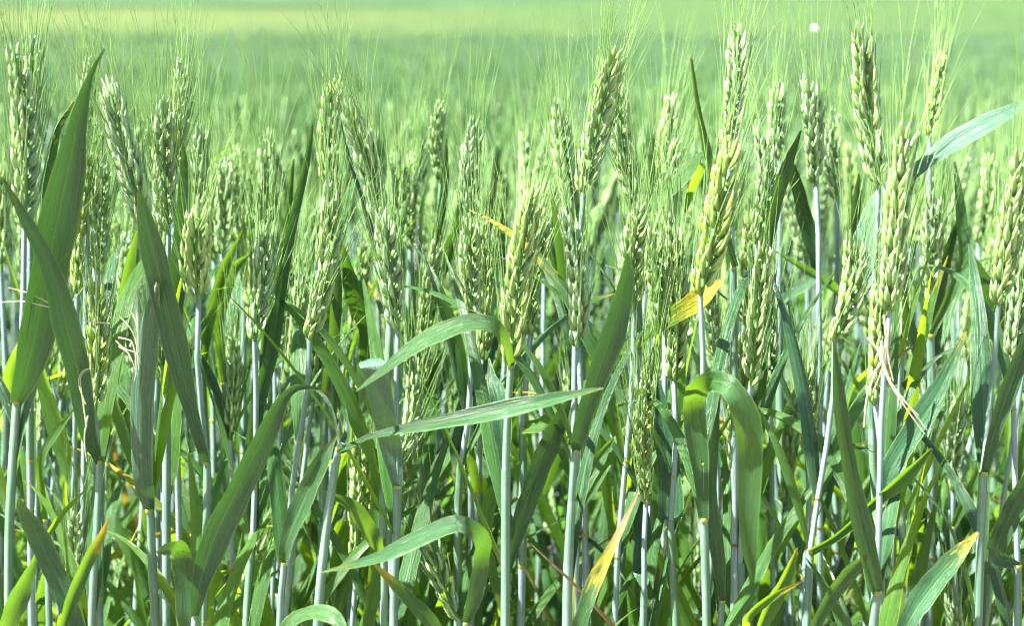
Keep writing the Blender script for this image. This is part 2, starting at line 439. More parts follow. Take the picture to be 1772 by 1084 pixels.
def awns_mesh(parent, P, D, Z, length, r, thick=1.0, material=None, name='awns'):
    n = len(P); segs = 5
    Ln = length * r.uniform(0.72, 1.18, n) * np.where(r.random(n) < 0.1, 0.6, 1)
    s = np.linspace(0, 1, segs)
    out = r.normal(0, 0.09, (n, 3)); lat = nrm(np.cross(D, np.array((0.3, 1, 0.2))))
    C = P[:, None, :] + D[:, None, :] * (Ln[:, None] * s)[:, :, None] + (out[:, None, :] + (D - Z)[:, None, :] * 0.16) * (Ln[:, None] * s ** 2)[:, :, None]
    up = np.cross(D, lat)
    R = 0.00027 * thick * (1 - 0.82 * s ** 1.3)
    ang = np.array([0, 2.094, 4.188])
    off = lat[:, None, :] * np.cos(ang)[None, :, None] + up[:, None, :] * np.sin(ang)[None, :, None]
    V = C[:, :, None, :] + off[:, None, :, :] * R[None, :, None, None]
    b = (np.arange(n) * segs * 3)[:, None, None] + (np.arange(segs - 1) * 3)[None, :, None]
    j = np.arange(3)[None, None, :]; j2 = (j + 1) % 3
    Fc = np.stack([b + j, b + j2, b + 3 + j2, b + 3 + j], -1).reshape(-1, 4)
    o = ob(name, mesh_from(name, V.reshape(-1, 3), Fc, material), parent)
    o['kind'] = 'stuff'
    return o

# ------------------------------------------------------------------ stalks
def build_stem(parent, origin, pts, r_top, r_low, collars, seed, nodes=()):
    """pts from the foot of the ear down to the ground"""
    C = spline(pts, 30); n = len(C)
    s = np.linspace(0, 1, n)
    R = r_top + (r_low - r_top) * np.clip(s * 2.2, 0, 1)
    for cz in collars: R = R * np.where(C[:, 2] < cz, 1.14, 1.0)
    R = np.minimum(R, r_low * 1.3)
    V, Fc, U = tube(C - origin, R, 8)
    st = ob('stem', mesh_from('stem', V, Fc, M_STEM, U), parent)
    for z in nodes:
        i = int(np.argmin(abs(C[:, 2] - z))); rr = R[i]
        c = C[i] - origin; T = nrm(C[max(i-1, 0)] - C[min(i+1, n-1)])
        ring = np.array([c + T * k * rr for k in (-1.5, -0.7, 0, 0.7, 1.5)])
        V, Fc, U = tube(ring, rr * np.array([1.02, 1.18, 1.24, 1.18, 1.02]), 8)
        ob('stem_node', mesh_from('stem_node', V, Fc, M_NODE, U), st)
    return st, C, R

def build_sheath(leaf, origin, C, R, i0, length):
    """the lower part of a leaf, clasping the stem below its collar"""
    i1 = i0
    while i1 < len(C) - 1 and np.linalg.norm(C[i1] - C[i0]) < length: i1 += 1
    if i1 - i0 < 1: return
    P = spline(C[i0:i1 + 1], 9) - origin
    rr = np.interp(np.linspace(i0, i1, 9), np.arange(len(R)), R) * np.linspace(1.30, 1.13, 9)
    V, Fc, U = tube(P, rr, 8)
    ob('leaf_sheath', mesh_from('leaf_sheath', V, Fc, M_SHEATH, U), leaf)
def build_leaf(parent, origin, C, W, WD, fold, wave, hue, dry, seed, collar_r=None, stem_dir=None, pale=0.0):
    V, Fc, U = blade(C, W, WD, fold, wave, seed)
    lf = ob('leaf', mesh_from('leaf', V - origin, Fc, M_LEAF, U), parent)
    lf['hue'] = float(hue); lf['dry'] = float(dry); lf['pale'] = float(pale)
    if collar_r:
        c = C[0] - origin; T = np.array((0, 0, 1.0)) if stem_dir is None else stem_dir
        ring = np.array([c + T * k * collar_r for k in (-0.6, -0.2, 0.2, 0.55)])
        V, Fc, U = tube(ring, collar_r * np.array([1.02, 1.10, 1.20, 1.06]), 8)
        ob('leaf_collar', mesh_from('leaf_collar', V, Fc, M_COLLAR, U), lf)
    return lf

def free_leaf(e, origin, base, az, L, w, up, droop, hue, dry, seed, collar_r, twist):
    n = 15; s = np.linspace(0, 1, n)
    th = up + droop * s ** 1.5
    h = np.array((math.sin(az), math.cos(az), 0))
    ds = L / (n - 1)
    step = np.outer(np.sin(th), h) + np.outer(np.cos(th), np.array((0, 0, 1.0)))
    C = base + np.vstack([np.zeros(3), np.cumsum(step[:-1] * ds, 0)])
    W = w * np.clip(np.minimum((s + 0.10) / 0.30, 1), 0, 1) ** 0.8 * np.clip((1 - s) / 0.62, 0.03, 1) ** 0.85
    side = np.array((math.cos(az), -math.sin(az), 0)); T = tangents(C); N = np.cross(T, side)
    a = (twist * s)[:, None]; WD = side * np.cos(a) + N * np.sin(a)
    return build_leaf(e, origin, C, W, WD, 0.28, 0.06, hue, dry, seed, collar_r)

COUNT = [0]
def hero(label, Y, ear=None, stem=(), leaves=(), tone=0.35, roll=None, awn=0.065, width=1.0, splay=0.2, thick=1.0, stem_px=None, group='wheat stalks along the front of the field', bend=0.03, awn_keep=1.0, awn_mat=None):
    """a stalk of the front rows. ear = (top x, top y, foot x, foot y); stem = further points down; leaves = (points, options)"""
    COUNT[0] += 1; seed = 1000 + COUNT[0]
    r = np.random.default_rng(seed)
    px = list(stem)
    if ear: px = [(ear[2], ear[3])] + px
    else: lb = leaves[0][0][0]; px = [(lb[0], lb[1])] + [p for p in px if p[1] > lb[1] + 5]
    pts = [at(p[0], p[1], Y) for p in px]
    gz = float(ground_z(Y))
    # go on to the ground
    a = pts[-1]; b = pts[-2] if len(pts) > 1 else a + np.array((0, 0, .1))
    k = (a[0] - b[0]) / min(-0.02, (a[2] - b[2])); k = float(np.clip(k, -0.12, 0.12))
    if a[2] > gz + 0.05: pts.append(np.array((a[0] + k * (gz - a[2]) * 0.6, Y, gz - 0.01)))
    origin = pts[-1].copy(); origin[2] = gz
    if len(pts) > 2:
        for q in range(1, len(pts) - 1): pts[q] = pts[q] + np.array((r.normal(0, .0012), r.normal(0, 0.004), 0))
    e = bpy.data.objects.new('wheat_stalk', None); COL.objects.link(e); e.location = origin; e.empty_display_size = 0.02
    tag(e, label, 'wheat', group)
    m = mpp(Y); width *= 0.88
    r_low = (stem_px or 16) * .82 / 2 * m; r_top = min(r_low, 9 / 2 * m)
    collars = [float(at(l[0][0][0], l[0][0][1], Y)[2]) for l in leaves]
    nodes = [z for z in (r.uniform(0.52, 0.64),) if r.random() < 0.5]
    pts = np.array(pts)
    st, C, R = build_stem(e, origin, pts, r_top, r_low, collars, seed, nodes)
    if ear:
        p0 = pts[0]; top = at(ear[0], ear[1], Y + float(r.normal(0, 0.006)))
        build_ear(e, origin, p0, top, tone, float(r.uniform(-0.9, 0.9)) if roll is None else roll, seed, awn, splay, True, width, thick, bend, awn_mat, awn_keep)
    if ear:                                                  # older leaves lower down the stalk
        for k in range(4):
            z = r.uniform(.50, .78); i0 = int(np.argmin(abs(C[:, 2] - z)))
            free_leaf(e, origin, C[i0], r.uniform(-1.4, 1.4), r.uniform(.10, .18), r.uniform(.006, .012), r.uniform(.1, .5), r.uniform(.2, 1.9), float(r.uniform(.1, .95)), float(r.uniform(.0, .25) if r.random() < .25 else r.uniform(-.2, .05)), seed * 11 + k, R[i0], r.normal(0, .9))
    for li, (lp, o) in enumerate(leaves):
        n = o.get('n', 22); d = o.get('d', -0.02)
        P = []
        for i, q in enumerate(lp):
            s = i / (len(lp) - 1); dy = q[3] if len(q) > 3 else d * s
            P.append((*at(q[0], q[1], Y + dy), q[2] * m))
        i0 = int(np.argmin(abs(C[:, 2] - P[0][2]))); sg = -1 if (d <= 0) else 1
        P[0] = (C[i0][0], C[i0][1] + sg * R[i0] * 1.05, C[i0][2], max(P[0][3], R[i0] * 3.4)); P[1] = (P[1][0], P[1][1] + sg * R[i0], P[1][2], P[1][3])
        S = spline(np.array(P), n); Cc, W = S[:, :3], np.maximum(S[:, 3], 0.0006)
        T = tangents(Cc); view = nrm(Cc - EYE)
        WD = nrm(np.cross(T, view))
        if o.get('wdx'): WD = np.tile(np.array((-1.0, 0, 0)), (n, 1))
        r0, r1 = o.get('roll', (20, 20)); a = np.radians(np.linspace(r0, r1, n))[:, None]
        Nn = np.cross(T, WD); WD = WD * np.cos(a) + Nn * np.sin(a)
        W = W * .74 / np.maximum(np.abs(np.cos(a[:, 0])), 0.4)
        if o.get('flip'): WD = -WD
        lf = build_leaf(e, origin, Cc, W, WD, o.get('fold', 0.28) * 1.25, o.get('wave', 0.09), o.get('hue', float(np.clip(r.normal(0.3, 0.12), 0, 1))), o.get('dry', -0.02), seed * 7 + li, R[i0] if o.get('collar', True) else None, pale=o.get('pale', 0))
        build_sheath(lf, origin, C, R, i0, r.uniform(.07, .15))
    return e

def add_straws(parent, origin_px, Y, strands, name='dry_straw', material=None, w=0.0004):
    """pale withered strands hanging on a stalk; each strand a list of pixels"""
    o = parent.location
    parts = []
    for st in strands:
        P = np.array([at(x, y, Y + (q[0] if q else 0)) for x, y, *q in st]) - np.array(o)
        C = spline(P, 10); parts.append(tube(C, w * np.linspace(1, 0.35, 10), 4))
    V, Fc, U = join(parts)
    s = ob(name, mesh_from(name, V, Fc, material or M_STRAW, U), parent); s['kind'] = 'stuff'
    return s

# ------------------------------------------------------------------ the setting
def sheet(name, ys, half, zf, material, nx=24, bumps=None, kind='structure'):
    V, Fc = [], []
    for Y in ys:
        h = half(Y)
        for i in range(nx + 1):
            x = -h + 2 * h * i / nx
            V.append((x, Y, zf(x, Y)))
    k = nx + 1
    for a in range(len(ys) - 1):
        for i in range(nx): Fc.append((a * k + i, a * k + i + 1, (a + 1) * k + i + 1, (a + 1) * k + i))
    o = ob(name, mesh_from(name, V, Fc, material)); o['kind'] = kind
    return o
ys = np.r_[-40, -10, -3, np.linspace(-1, 3, 9), np.geomspace(3.6, 1600, 46)]
sheet('ground', ys, lambda Y: max(40, 1.2 * abs(Y) + 30), lambda x, Y: float(ground_z(Y)) - 0.02, M_SOIL)
def canopy_z(x, Y):
    a = 0.02 + 0.03 * min(1, Y / 60)
    return float(ground_z(Y)) + float(np.interp(Y, [13, 40, 110], [0.52, 0.58, 0.80])) + a * (math.sin(x * 1.9 + Y * 0.7) * math.sin(Y * 1.3 - x * 0.6) + math.sin(x * 0.23 + 1.1) * math.sin(Y * 0.11))
fc = sheet('far_wheat', np.geomspace(13, 300, 90), lambda Y: 12 + 0.9 * Y, canopy_z, M_CANOPY, 70, kind='stuff')
tag(fc, 'far green wheat field stretching to the top of the picture', 'wheat field')
def hill_z(x, Y):
    u = (Y - 205) / 900.0
    return float(ground_z(Y)) + 0.95 + (26 * u * (1.0 + 0.35 * math.sin(x * 0.004 + 1.0)) if u > 0 else 0) - max(0, (x + 8) * 0.12 * max(0, 1 - (Y - 205) / 110))
sheet('hills', np.geomspace(205, 1500, 24), lambda Y: 1.0 * Y, hill_z, M_HILL, 40)
M_TRACK = make_plain('dry_track', (0.13, 0.13, 0.085), (0.18, 0.17, 0.12), 0.6, 0.9)
V = []; Fc = []
for i in range(21):
    x = 4 + 90 * i / 20
    for Y in (262, 276): V.append((x, Y + 2 * math.sin(x * 0.1), float(ground_z(Y)) + 1.02 + 0.1 * (Y > 270)))
for i in range(20): Fc.append((2 * i, 2 * i + 2, 2 * i + 3, 2 * i + 1))
tr = ob('path', mesh_from('path', V, Fc, M_TRACK)); tr['kind'] = 'structure'

# ------------------------------------------------------------------ the stalks of the front rows
S = 'wheat stalks along the front of the field'
hero('pale bearded ear on stalk with a broad dark upright blade, near the picture edge', 0.86, (28, 92, 42, 395), [(36, 560), (30, 688), (24, 900), (18, 1084)],
     [([(30, 688, 30), (48, 640, 62), (68, 545, 82), (92, 415, 88), (118, 290, 68), (142, 175, 30), (160, 120, 11), (181, 84, 4)], dict(d=-0.05, roll=(24, 10), fold=0.30, hue=0.06, dry=-0.1))], tone=0.30, roll=0.9, stem_px=21, width=1.08)
hero('narrow ear rising just behind the pale bearded ear in the corner', 0.95, (60, 72, 52, 330), [(56, 600), (50, 1084)],
     [([(56, 520, 16), (66, 400, 22), (76, 290, 20), (92, 225, 16), (126, 174, 4)], dict(roll=(55, 60), fold=0.7, hue=0.25, d=0.0))], tone=0.2, roll=1.4, width=0.85)
hero('dark bristly ear standing directly behind the broad blade tip', 1.02, (155, 108, 150, 330), [(152, 600), (150, 1084)], [], tone=0.45, roll=1.5, width=0.85, awn=0.07)
hero('leaning ear with white-lit side, next to the broad dark blade', 0.88, (190, 155, 250, 392), [(262, 560), (258, 872), (260, 1084)],
     [([(256, 872, 24), (248, 830, 46), (242, 740, 50), (248, 640, 52), (262, 540, 36), (272, 490, 8)], dict(d=-0.045, roll=(-18, -30), hue=0.02, fold=0.22, flip=True, pale=.2))], tone=0.18, roll=0.25, width=1.08, stem_px=17)
hero('pale ear on stalk whose narrow upright blade stands beside it', 0.93, (287, 188, 292, 402), [(292, 560), (291, 700), (286, 1084)],
     [([(291, 700, 22), (292, 640, 34), (304, 500, 42), (315, 400, 40), (318, 320, 30), (317, 250, 4)], dict(d=-0.035, roll=(10, 25), hue=0.12))], tone=0.22, roll=0.5, stem_px=18)
hero('tall slim ear with a greyish top rising behind the white-lit pair', 1.0, (315, 116, 300, 300), [(304, 600), (306, 1084)], [], tone=0.3, roll=1.3, width=0.9)
hero('plump herringbone ear low on a bluish stem with long slanting blade', 0.87, (346, 372, 344, 522), [(349, 640), (356, 805), (350, 1084)],
     [([(356, 805, 16), (346, 760, 26), (322, 670, 44), (296, 560, 58), (272, 460, 56), (252, 380, 36), (240, 328, 4)], dict(d=-0.05, roll=(-28, -12), hue=0.05, fold=0.2))], tone=0.55, roll=0.1, width=1.12, awn=0.055)
hero('ear above the plump herringbone ear, half hidden by awns', 1.05, (348, 232, 352, 385), [(352, 600), (358, 1084)], [([(352, 620, 14), (362, 560, 22), (385, 470, 24), (420, 400, 6)], dict(hue=.4))], tone=0.3, roll=1.0, width=.95)
b1 = hero('short crooked ear with straw-coloured strands, low beside the slanting blade', 0.86, (166, 500, 164, 715), [(166, 815), (156, 1084)],
     [([(164, 815, 20), (152, 745, 38), (136, 650, 56), (114, 560, 58), (88, 465, 44), (48, 385, 26), (6, 310, 6)], dict(d=-0.05, roll=(20, -25), hue=0.03, fold=0.18))], tone=0.75, roll=0.8, width=0.95, awn=0.06, splay=0.3)
add_straws(b1, None, 0.84, [[(150, 740), (143, 690), (140, 650), (155, 638)], [(148, 700), (136, 660), (146, 640), (162, 640)], [(152, 720), (146, 760), (150, 800)], [(200, 540), (232, 580), (240, 640)], [(215, 520), (236, 560), (238, 620)], [(235, 500), (238, 560), (240, 610)], [(84, 524), (50, 508), (14, 498)], [(86, 532), (40, 522), (-5, 524)], [(190, 560), (150, 556), (128, 548)], [(205, 600), (222, 612), (238, 650)], [(200, 590), (215, 604), (236, 612), (243, 630)], [(205, 585), (228, 592), (236, 640), (232, 660)]])
hero('slim ear behind the gap between pale and slanting blades', 1.08, (166, 228, 166, 372), [(168, 600), (170, 1084)], [], tone=0.4, width=.85)
hero('small green ear hung with long awns above the crooked ear', 1.0, (180, 300, 172, 470), [(176, 700), (178, 1084)], [([(177, 790, 16), (190, 700, 26), (200, 600, 26), (222, 460, 24), (236, 400, 5)], dict(hue=.4, roll=(30, 40)))], tone=0.35, width=.85, awn=0.08)
hero('thin ear peeping left of the tall slim ear', 1.16, (266, 214, 270, 318), [(272, 600), (276, 1084)], [], tone=0.3)
hero('small pointed ear in the cluster behind the long twisted blade', 1.12, (388, 290, 385, 440), [(386, 600), (388, 1084)], [([(388, 640, 14), (378, 560, 26), (400, 470, 30), (432, 440, 4)], dict(hue=.5))], tone=0.3, width=.95)
hero('yellow-green ear next to the small pointed one of the cluster', 1.15, (410, 262, 421, 420), [(425, 600), (420, 1084)], [], tone=0.6, width=.9)
hero('short stubby ear low in the cluster left of the white-edged ear', 1.18, (370, 318, 372, 450), [(374, 700), (376, 1084)], [], tone=0.5, width=.9)
hero('slight ear just left of the tall cluster ear', 1.2, (437, 285, 436, 382), [(437, 600), (437, 1084)], [], tone=0.5, width=.8)
hero('tall ear at the centre of the small cluster', 1.08, (461, 240, 456, 402), [(452, 600), (450, 1084)], [([(452, 640, 14), (470, 520, 26), (492, 430, 22), (500, 340, 14), (508, 275, 4)], dict(hue=.3, fold=.6))], tone=0.3, width=.95)
hero('white-edged ear on slim stem above a wide shaded leaf sheath', 0.93, (456, 402, 441, 590), [(438, 700), (434, 905), (430, 1084)],
     [([(433, 905, 26), (430, 870, 44), (432, 800, 42), (446, 700, 30), (470, 600, 30), (486, 490, 26), (505, 380, 22), (530, 270, 16), (540, 213, 4)], dict(d=0.03, roll=(10, 45), hue=0.2, fold=0.4))], tone=0.25, roll=0.55, stem_px=15)
hero('slender ear top rising beside the dark folded blade', 1.0, (576, 155, 570, 322), [(566, 600), (560, 1084)],
     [([(566, 640, 14), (580, 540, 28), (572, 440, 26), (560, 380, 5)], dict(hue=.3, roll=(30, 30)))], tone=0.7, roll=0.2, width=.95)
hero('loose bright ear with gaping husks on leaning slim stem', 0.91, (572, 335, 536, 588), [(526, 690), (512, 830), (496, 1084)], [], tone=0.3, roll=1.1, width=1.05, stem_px=14)
hero('leaning ear with white-edged husks and fanned awns', 0.93, (604, 192, 656, 386), [(668, 560), (672, 760), (668, 1084)],
     [([(668, 560, 16), (655, 450, 24), (630, 360, 24), (606, 280, 20), (588, 205, 4)], dict(d=0.05, roll=(45, 45), hue=.1, fold=.5, dry=-.2))], tone=0.12, roll=0.2, width=1.05)
hero('long ear below the leaning white-edged one, curled leaf on its stem', 0.89, (664, 382, 689, 572), [(686, 700), (684, 812), (682, 1084)],
     [([(684, 812, 26), (676, 775, 52), (664, 720, 60, -.02), (652, 665, 56, -.03), (645, 634, 53, -.036), (640, 623, 53, -.022), (636, 625, 50, -.004), (630, 650, 34, .008), (624, 700, 8, .012)], dict(n=34, roll=(-10, -14), hue=0.05, fold=0.10, flip=True, wdx=True, pale=.3))], tone=0.15, roll=0.6, stem_px=17)
hero('short ear in the middle gap, thin stem, left of its twin', 1.1, (685, 280, 680, 425), [(682, 600), (684, 1084)], [], tone=0.3, width=.9)
hero('narrow neat ear in the middle gap on a pale stem', 1.12, (709, 278, 711, 432), [(706, 600), (700, 1084)], [([(704, 620, 14), (716, 560, 22), (740, 470, 26), (764, 340, 20), (772, 240, 4)], dict(hue=.15, d=-.04, fold=.5, roll=(30, 40)))], tone=0.3, width=.85, roll=.1)
hero('ear with twin tips standing behind a dark lance-like leaf', 1.14, (762, 190, 764, 312), [(762, 500), (756, 1084)],
     [([(742, 610, 16), (750, 520, 26), (775, 430, 24), (796, 372, 5)], dict(hue=.2, d=-.08, fold=.5))], tone=0.3, width=.9, roll=1.2)
hero('greyish scaly ear in the middle, yellow speck at its foot', 1.03, (822, 222, 817, 392), [(818, 600), (812, 1084)], [], tone=0.02, width=1.05, roll=.6)
hero('pale ear under the greyish scaly one, white-edged left side', 0.96, (812, 398, 814, 562), [(812, 700), (798, 832), (790, 1084)],
     [([(797, 832, 26), (792, 790, 42), (800, 720, 44), (818, 670, 34), (850, 620, 22), (862, 560, 5)], dict(hue=.05, roll=(5, 20), d=.02))], tone=0.3, roll=.4)
hero('yellowish ear under the arching pale leaf', 0.98, (842, 398, 836, 622), [(836, 640), (826, 900), (820, 1084)], [([(830, 820, 14), (800, 760, 30), (765, 800, 34), (728, 880, 8)], dict(hue=.6, dry=-.1))], tone=0.65, roll=1.2)
hero('fat yellow-green braided ear in the middle carrying an arching pale leaf', 0.86, (922, 342, 884, 634), [(879, 790), (872, 1084)],
     [([(881, 650, 8), (876, 596, 22), (858, 567, 32), (815, 560, 38), (760, 578, 40), (705, 610, 30), (660, 645, 17), (616, 678, 3)], dict(d=-0.05, roll=(35, 30), hue=0.45, fold=0.18, dry=-0.08)),
      ([(876, 782, 16), (868, 745, 44), (862, 690, 44), (850, 650, 20), (846, 620, 4)], dict(d=.03, hue=.1, roll=(0, 25)))], tone=0.72, roll=0.15, width=1.1, stem_px=17)
hero('slim ear close behind the fat yellow-green braided one', 0.97, (944, 400, 918, 580), [(912, 740), (900, 900), (893, 1084)],
     [([(908, 748, 26), (940, 735, 30), (985, 700, 34), (1040, 650, 32), (1100, 595, 28, -.02), (1170, 545, 36, -.06), (1215, 515, 44, -.09), (1248, 486, 12, -.09)], dict(d=-0.01, roll=(-40, -20), hue=1.0, dry=0.22, fold=.2))], tone=0.6, roll=.7, stem_px=20, width=.9)
hero('pale loose ear between the yellow braided and the tall curved ears', 0.99, (968, 188, 1004, 420), [(1010, 640), (1012, 1084)],
     [([(1011, 632, 24), (1000, 590, 36), (975, 510, 26), (962, 420, 20), (953, 345, 4)], dict(hue=.25, d=-.07, roll=(30, 50), fold=.6, dry=.03))], tone=0.3, roll=.8, width=1.0)
hero('tall curved ear with neat overlapping scales, upper middle', 0.93, (1062, 103, 1010, 335), [(998, 520), (1000, 760), (992, 1084)], [], tone=0.55, roll=0.12, width=1.05, stem_px=18, bend=.05)
hero('shaded bluish ear beneath the tall curved ear', 0.87, (984, 375, 1000, 602), [(1000, 700), (988, 812), (985, 1084)],
     [([(988, 812, 18), (998, 765, 30), (1016, 700, 42), (1044, 620, 52), (1068, 545, 50), (1082, 480, 34), (1086, 438, 5)], dict(d=-0.05, roll=(20, 32), hue=0.02, fold=.25)),
      ([(992, 905, 14), (1010, 850, 22), (1040, 790, 26), (1062, 760, 6)], dict(d=.05, hue=.6))], tone=0.0, roll=.9, stem_px=18)
hero('slim ear slanting right of the tall curved ear', 1.0, (1074, 165, 1102, 350), [(1112, 560), (1110, 1084)],
     [([(1110, 385, 8), (1122, 360, 24), (1160, 325, 38), (1215, 272, 26), (1216, 284, 18, -.03), (1196, 330, 20, -.01), (1184, 372, 4, 0)], dict(d=-.02, roll=(-25, -20), hue=.7, dry=-.2, fold=.15))], tone=0.35, roll=.15, width=.95)
hero('ear under the slim slanting one, on a thin pale stem', 0.92, (1104, 372, 1098, 535), [(1096, 700), (1068, 960), (1062, 1084)], [], tone=0.4, roll=.5)
hero('indistinct ear behind the short upright leaf spike, upper middle', 1.13, (1162, 178, 1146, 305), [(1140, 600), (1140, 1084)], [([(1140, 420, 12), (1128, 330, 20), (1132, 230, 4)], dict(hue=.2, fold=.5))], tone=0.6)
hero('green ear in a veil of awns above the hanging ear', 0.92, (1166, 388, 1166, 660), [(1166, 760), (1164, 935), (1166, 1084)],
     [([(1164, 935, 26), (1160, 905, 54), (1158, 840, 58), (1152, 770, 52), (1142, 700, 30), (1136, 640, 5)], dict(hue=.05, d=.02, roll=(8, 20), fold=.35))], tone=0.55, roll=.7, stem_px=17, awn=.08)
hero('second green ear entangled in the same veil of awns', 0.98, (1132, 415, 1150, 570), [(1150, 700), (1146, 1084)], [], tone=0.55, roll=.6, awn=.08)
hero('low green ear wrapped in its own upright awns, lower middle', 0.92, (1122, 640, 1118, 868), [(1117, 900), (1114, 1035), (1112, 1084)],
     [([(1114, 1035, 18), (1110, 990, 44), (1112, 930, 42), (1104, 860, 34), (1096, 780, 6)], dict(hue=.15, d=.03, roll=(10, 10)))], tone=0.5, roll=.3, width=.8, awn=.10, splay=.1, stem_px=13)
hero('highest ear right of middle, slim and white-tipped', 0.93, (1276, 58, 1260, 262), [(1266, 500), (1262, 1084)],
     [([(1258, 480, 10), (1244, 380, 22), (1226, 290, 20), (1208, 200, 13), (1195, 100, 5)], dict(hue=.4, dry=.02, fold=.5, roll=(40, 40)))], tone=0.35, roll=.3, width=.95)
hero('fat lime-green ear with braided grains above the curled hanging leaf', 0.86, (1262, 262, 1212, 512), [(1216, 640), (1216, 850), (1220, 1084)],
     [([(1216, 850, 20), (1210, 800, 44), (1202, 740, 50), (1200, 695, 48), (1222, 662, 44, -.05), (1262, 668, 46, -.08), (1292, 715, 52, -.08), (1300, 790, 54, -.07), (1298, 880, 50, -.06), (1298, 950, 34, -.05), (1304, 1010, 4, -.04)], dict(n=34, roll=(10, 28), hue=.40, fold=.2, wave=.05, dry=-.25))], tone=0.95, roll=0.15, width=1.15, stem_px=17)
hero('slim white-flecked ear between lime ear and upright leaf', 0.98, (1316, 222, 1308, 422), [(1304, 560), (1297, 652), (1300, 1084)],
     [([(1297, 652, 24), (1300, 600, 36), (1312, 490, 30), (1334, 385, 28), (1356, 300, 28), (1386, 225, 4)], dict(d=-.04, hue=.2, roll=(35, 20), dry=-.1))], tone=0.2, roll=.4, width=.95)
hero('short ear high behind the upright leaf tip', 1.1, (1345, 155, 1350, 275), [(1352, 600), (1352, 1084)], [([(1400, 520, 14), (1412, 470, 28), (1396, 380, 36), (1378, 310, 26), (1362, 262, 4)], dict(hue=.15, d=-.04, roll=(-20, -30)))], tone=0.3, roll=.6, width=.9)
hero('pale scaly ear on a bare pale stem, right of the upright leaf', 1.03, (1402, 150, 1412, 318), [(1413, 420), (1418, 1084)], [], tone=0.05, roll=.9, width=1.1)
hero('narrow neat ear beside the pale scaly one', 1.12, (1443, 202, 1449, 345), [(1450, 500), (1446, 1084)], [([(1446, 540, 10), (1430, 490, 22), (1385, 462, 14), (1336, 432, 3)], dict(hue=.3, d=-.1, roll=(25, 25), fold=.5)), ([(1448, 600, 12), (1462, 480, 24), (1478, 380, 26), (1486, 300, 4)], dict(hue=.25))], tone=0.2, roll=.3, width=.9)
hero('tall dark-awned ear with bright right-hand scales, right part', 0.91, (1492, 60, 1522, 318), [(1520, 420), (1506, 560), (1512, 760), (1514, 1084)],
     [([(1508, 560, 14), (1496, 480, 40), (1498, 410, 46), (1530, 340, 44), (1590, 292, 34), (1650, 246, 44), (1710, 212, 42), (1760, 186, 26), (1800, 166, 5)], dict(d=.03, roll=(-20, -34), hue=.12, fold=.12, dry=-.2, pale=.22))], tone=0.4, roll=.1, width=1.12, awn=.055)  # pale on this leaf is sheen painted into its colour
b2 = hero('bright cream-flecked ear with spread straw awns, right part', 0.84, (1568, 236, 1540, 540), [(1528, 700), (1514, 990), (1510, 1084)],
     [([(1512, 990, 26), (1498, 955, 46), (1480, 870, 44), (1462, 770, 32), (1450, 680, 28), (1442, 588, 4)], dict(d=-.03, hue=.25, roll=(25, 20), fold=.3))], tone=0.5, roll=.9, width=1.2, splay=.38, stem_px=20, thick=1.15)
b3 = hero('ragged yellowing ear with a tuft of withered strands, lower right', 0.86, (1522, 510, 1514, 700), [(1520, 760), (1522, 1084)],
     [([(1522, 862, 18), (1540, 815, 44), (1585, 745, 54), (1630, 670, 42), (1672, 574, 4)], dict(d=-.03, hue=.02, dry=.04, roll=(-20, -28), fold=.3))], tone=0.75, roll=.4, width=.95, awn_keep=.5)
add_straws(b3, None, 0.83, [[(1522, 600), (1540, 660), (1570, 700), (1604, 745)], [(1520, 602), (1536, 655), (1566, 705), (1600, 752)], [(1526, 590), (1530, 640), (1560, 690), (1590, 720)], [(1530, 545), (1534, 600), (1526, 640), (1510, 680)], [(1500, 585), (1520, 610), (1528, 650)], [(1516, 640), (1500, 690), (1495, 740)], [(1538, 560), (1536, 610), (1546, 660)], [(1530, 600), (1524, 630), (1502, 655)]], w=.0007)
hero('thin yellow-green ear standing alone beside the shining white leaf', 1.06, (1628, 98, 1608, 236), [(1606, 500), (1600, 1084)], [([(1612, 640, 20), (1614, 570, 34), (1628, 470, 30), (1648, 410, 18), (1664, 365, 4)], dict(hue=.15, d=-.03, fold=.35))], tone=0.85, roll=.1, width=.75)
hero('neat herringbone ear slanting left of the cream-flecked ear', 0.87, (1477, 425, 1444, 592), [(1432, 700), (1404, 972), (1396, 1084)],
     [([(1404, 972, 12), (1450, 925, 18), (1510, 872, 22), (1562, 826, 30), (1612, 776, 6)], dict(d=-.05, hue=.45, fold=.7, roll=(20, 30)))], tone=0.5, roll=.12, width=1.0, stem_px=17)
hero('green ear tucked behind the cream-flecked ear', 0.97, (1554, 452, 1562, 592), [(1562, 800), (1566, 1084)], [([(1576, 700, 12), (1590, 640, 26), (1572, 560, 24), (1560, 500, 4)], dict(hue=.3))], tone=0.3, roll=.4)
hero('slim white-edged ear right of the cream-flecked ear', 1.03, (1614, 342, 1608, 500), [(1610, 700), (1606, 1084)], [([(1664, 540, 12), (1664, 450, 24), (1662, 370, 26), (1652, 280, 4)], dict(hue=.45, d=0))], tone=0.15, roll=.2, width=.95)
hero('big loose ear leaning on the shaded one at the picture edge', 0.85, (1766, 285, 1728, 528), [(1722, 640), (1706, 808), (1698, 1084)],
     [([(1706, 808, 16), (1714, 765, 26), (1736, 700, 38), (1772, 600, 34), (1796, 540, 6)], dict(d=-.03, hue=.1, roll=(15, 20)))], tone=0.6, roll=.9, width=1.15, stem_px=20)
hero('shaded blue-green ear at the picture edge on a dark stem', 0.88, (1768, 420, 1752, 620), [(1752, 800), (1746, 1084)],
     [([(1716, 1005, 16), (1722, 960, 40), (1745, 900, 50), (1790, 820, 44), (1830, 760, 6)], dict(d=-.04, hue=.02, roll=(10, 20)))], tone=0.0, roll=.6, stem_px=18)
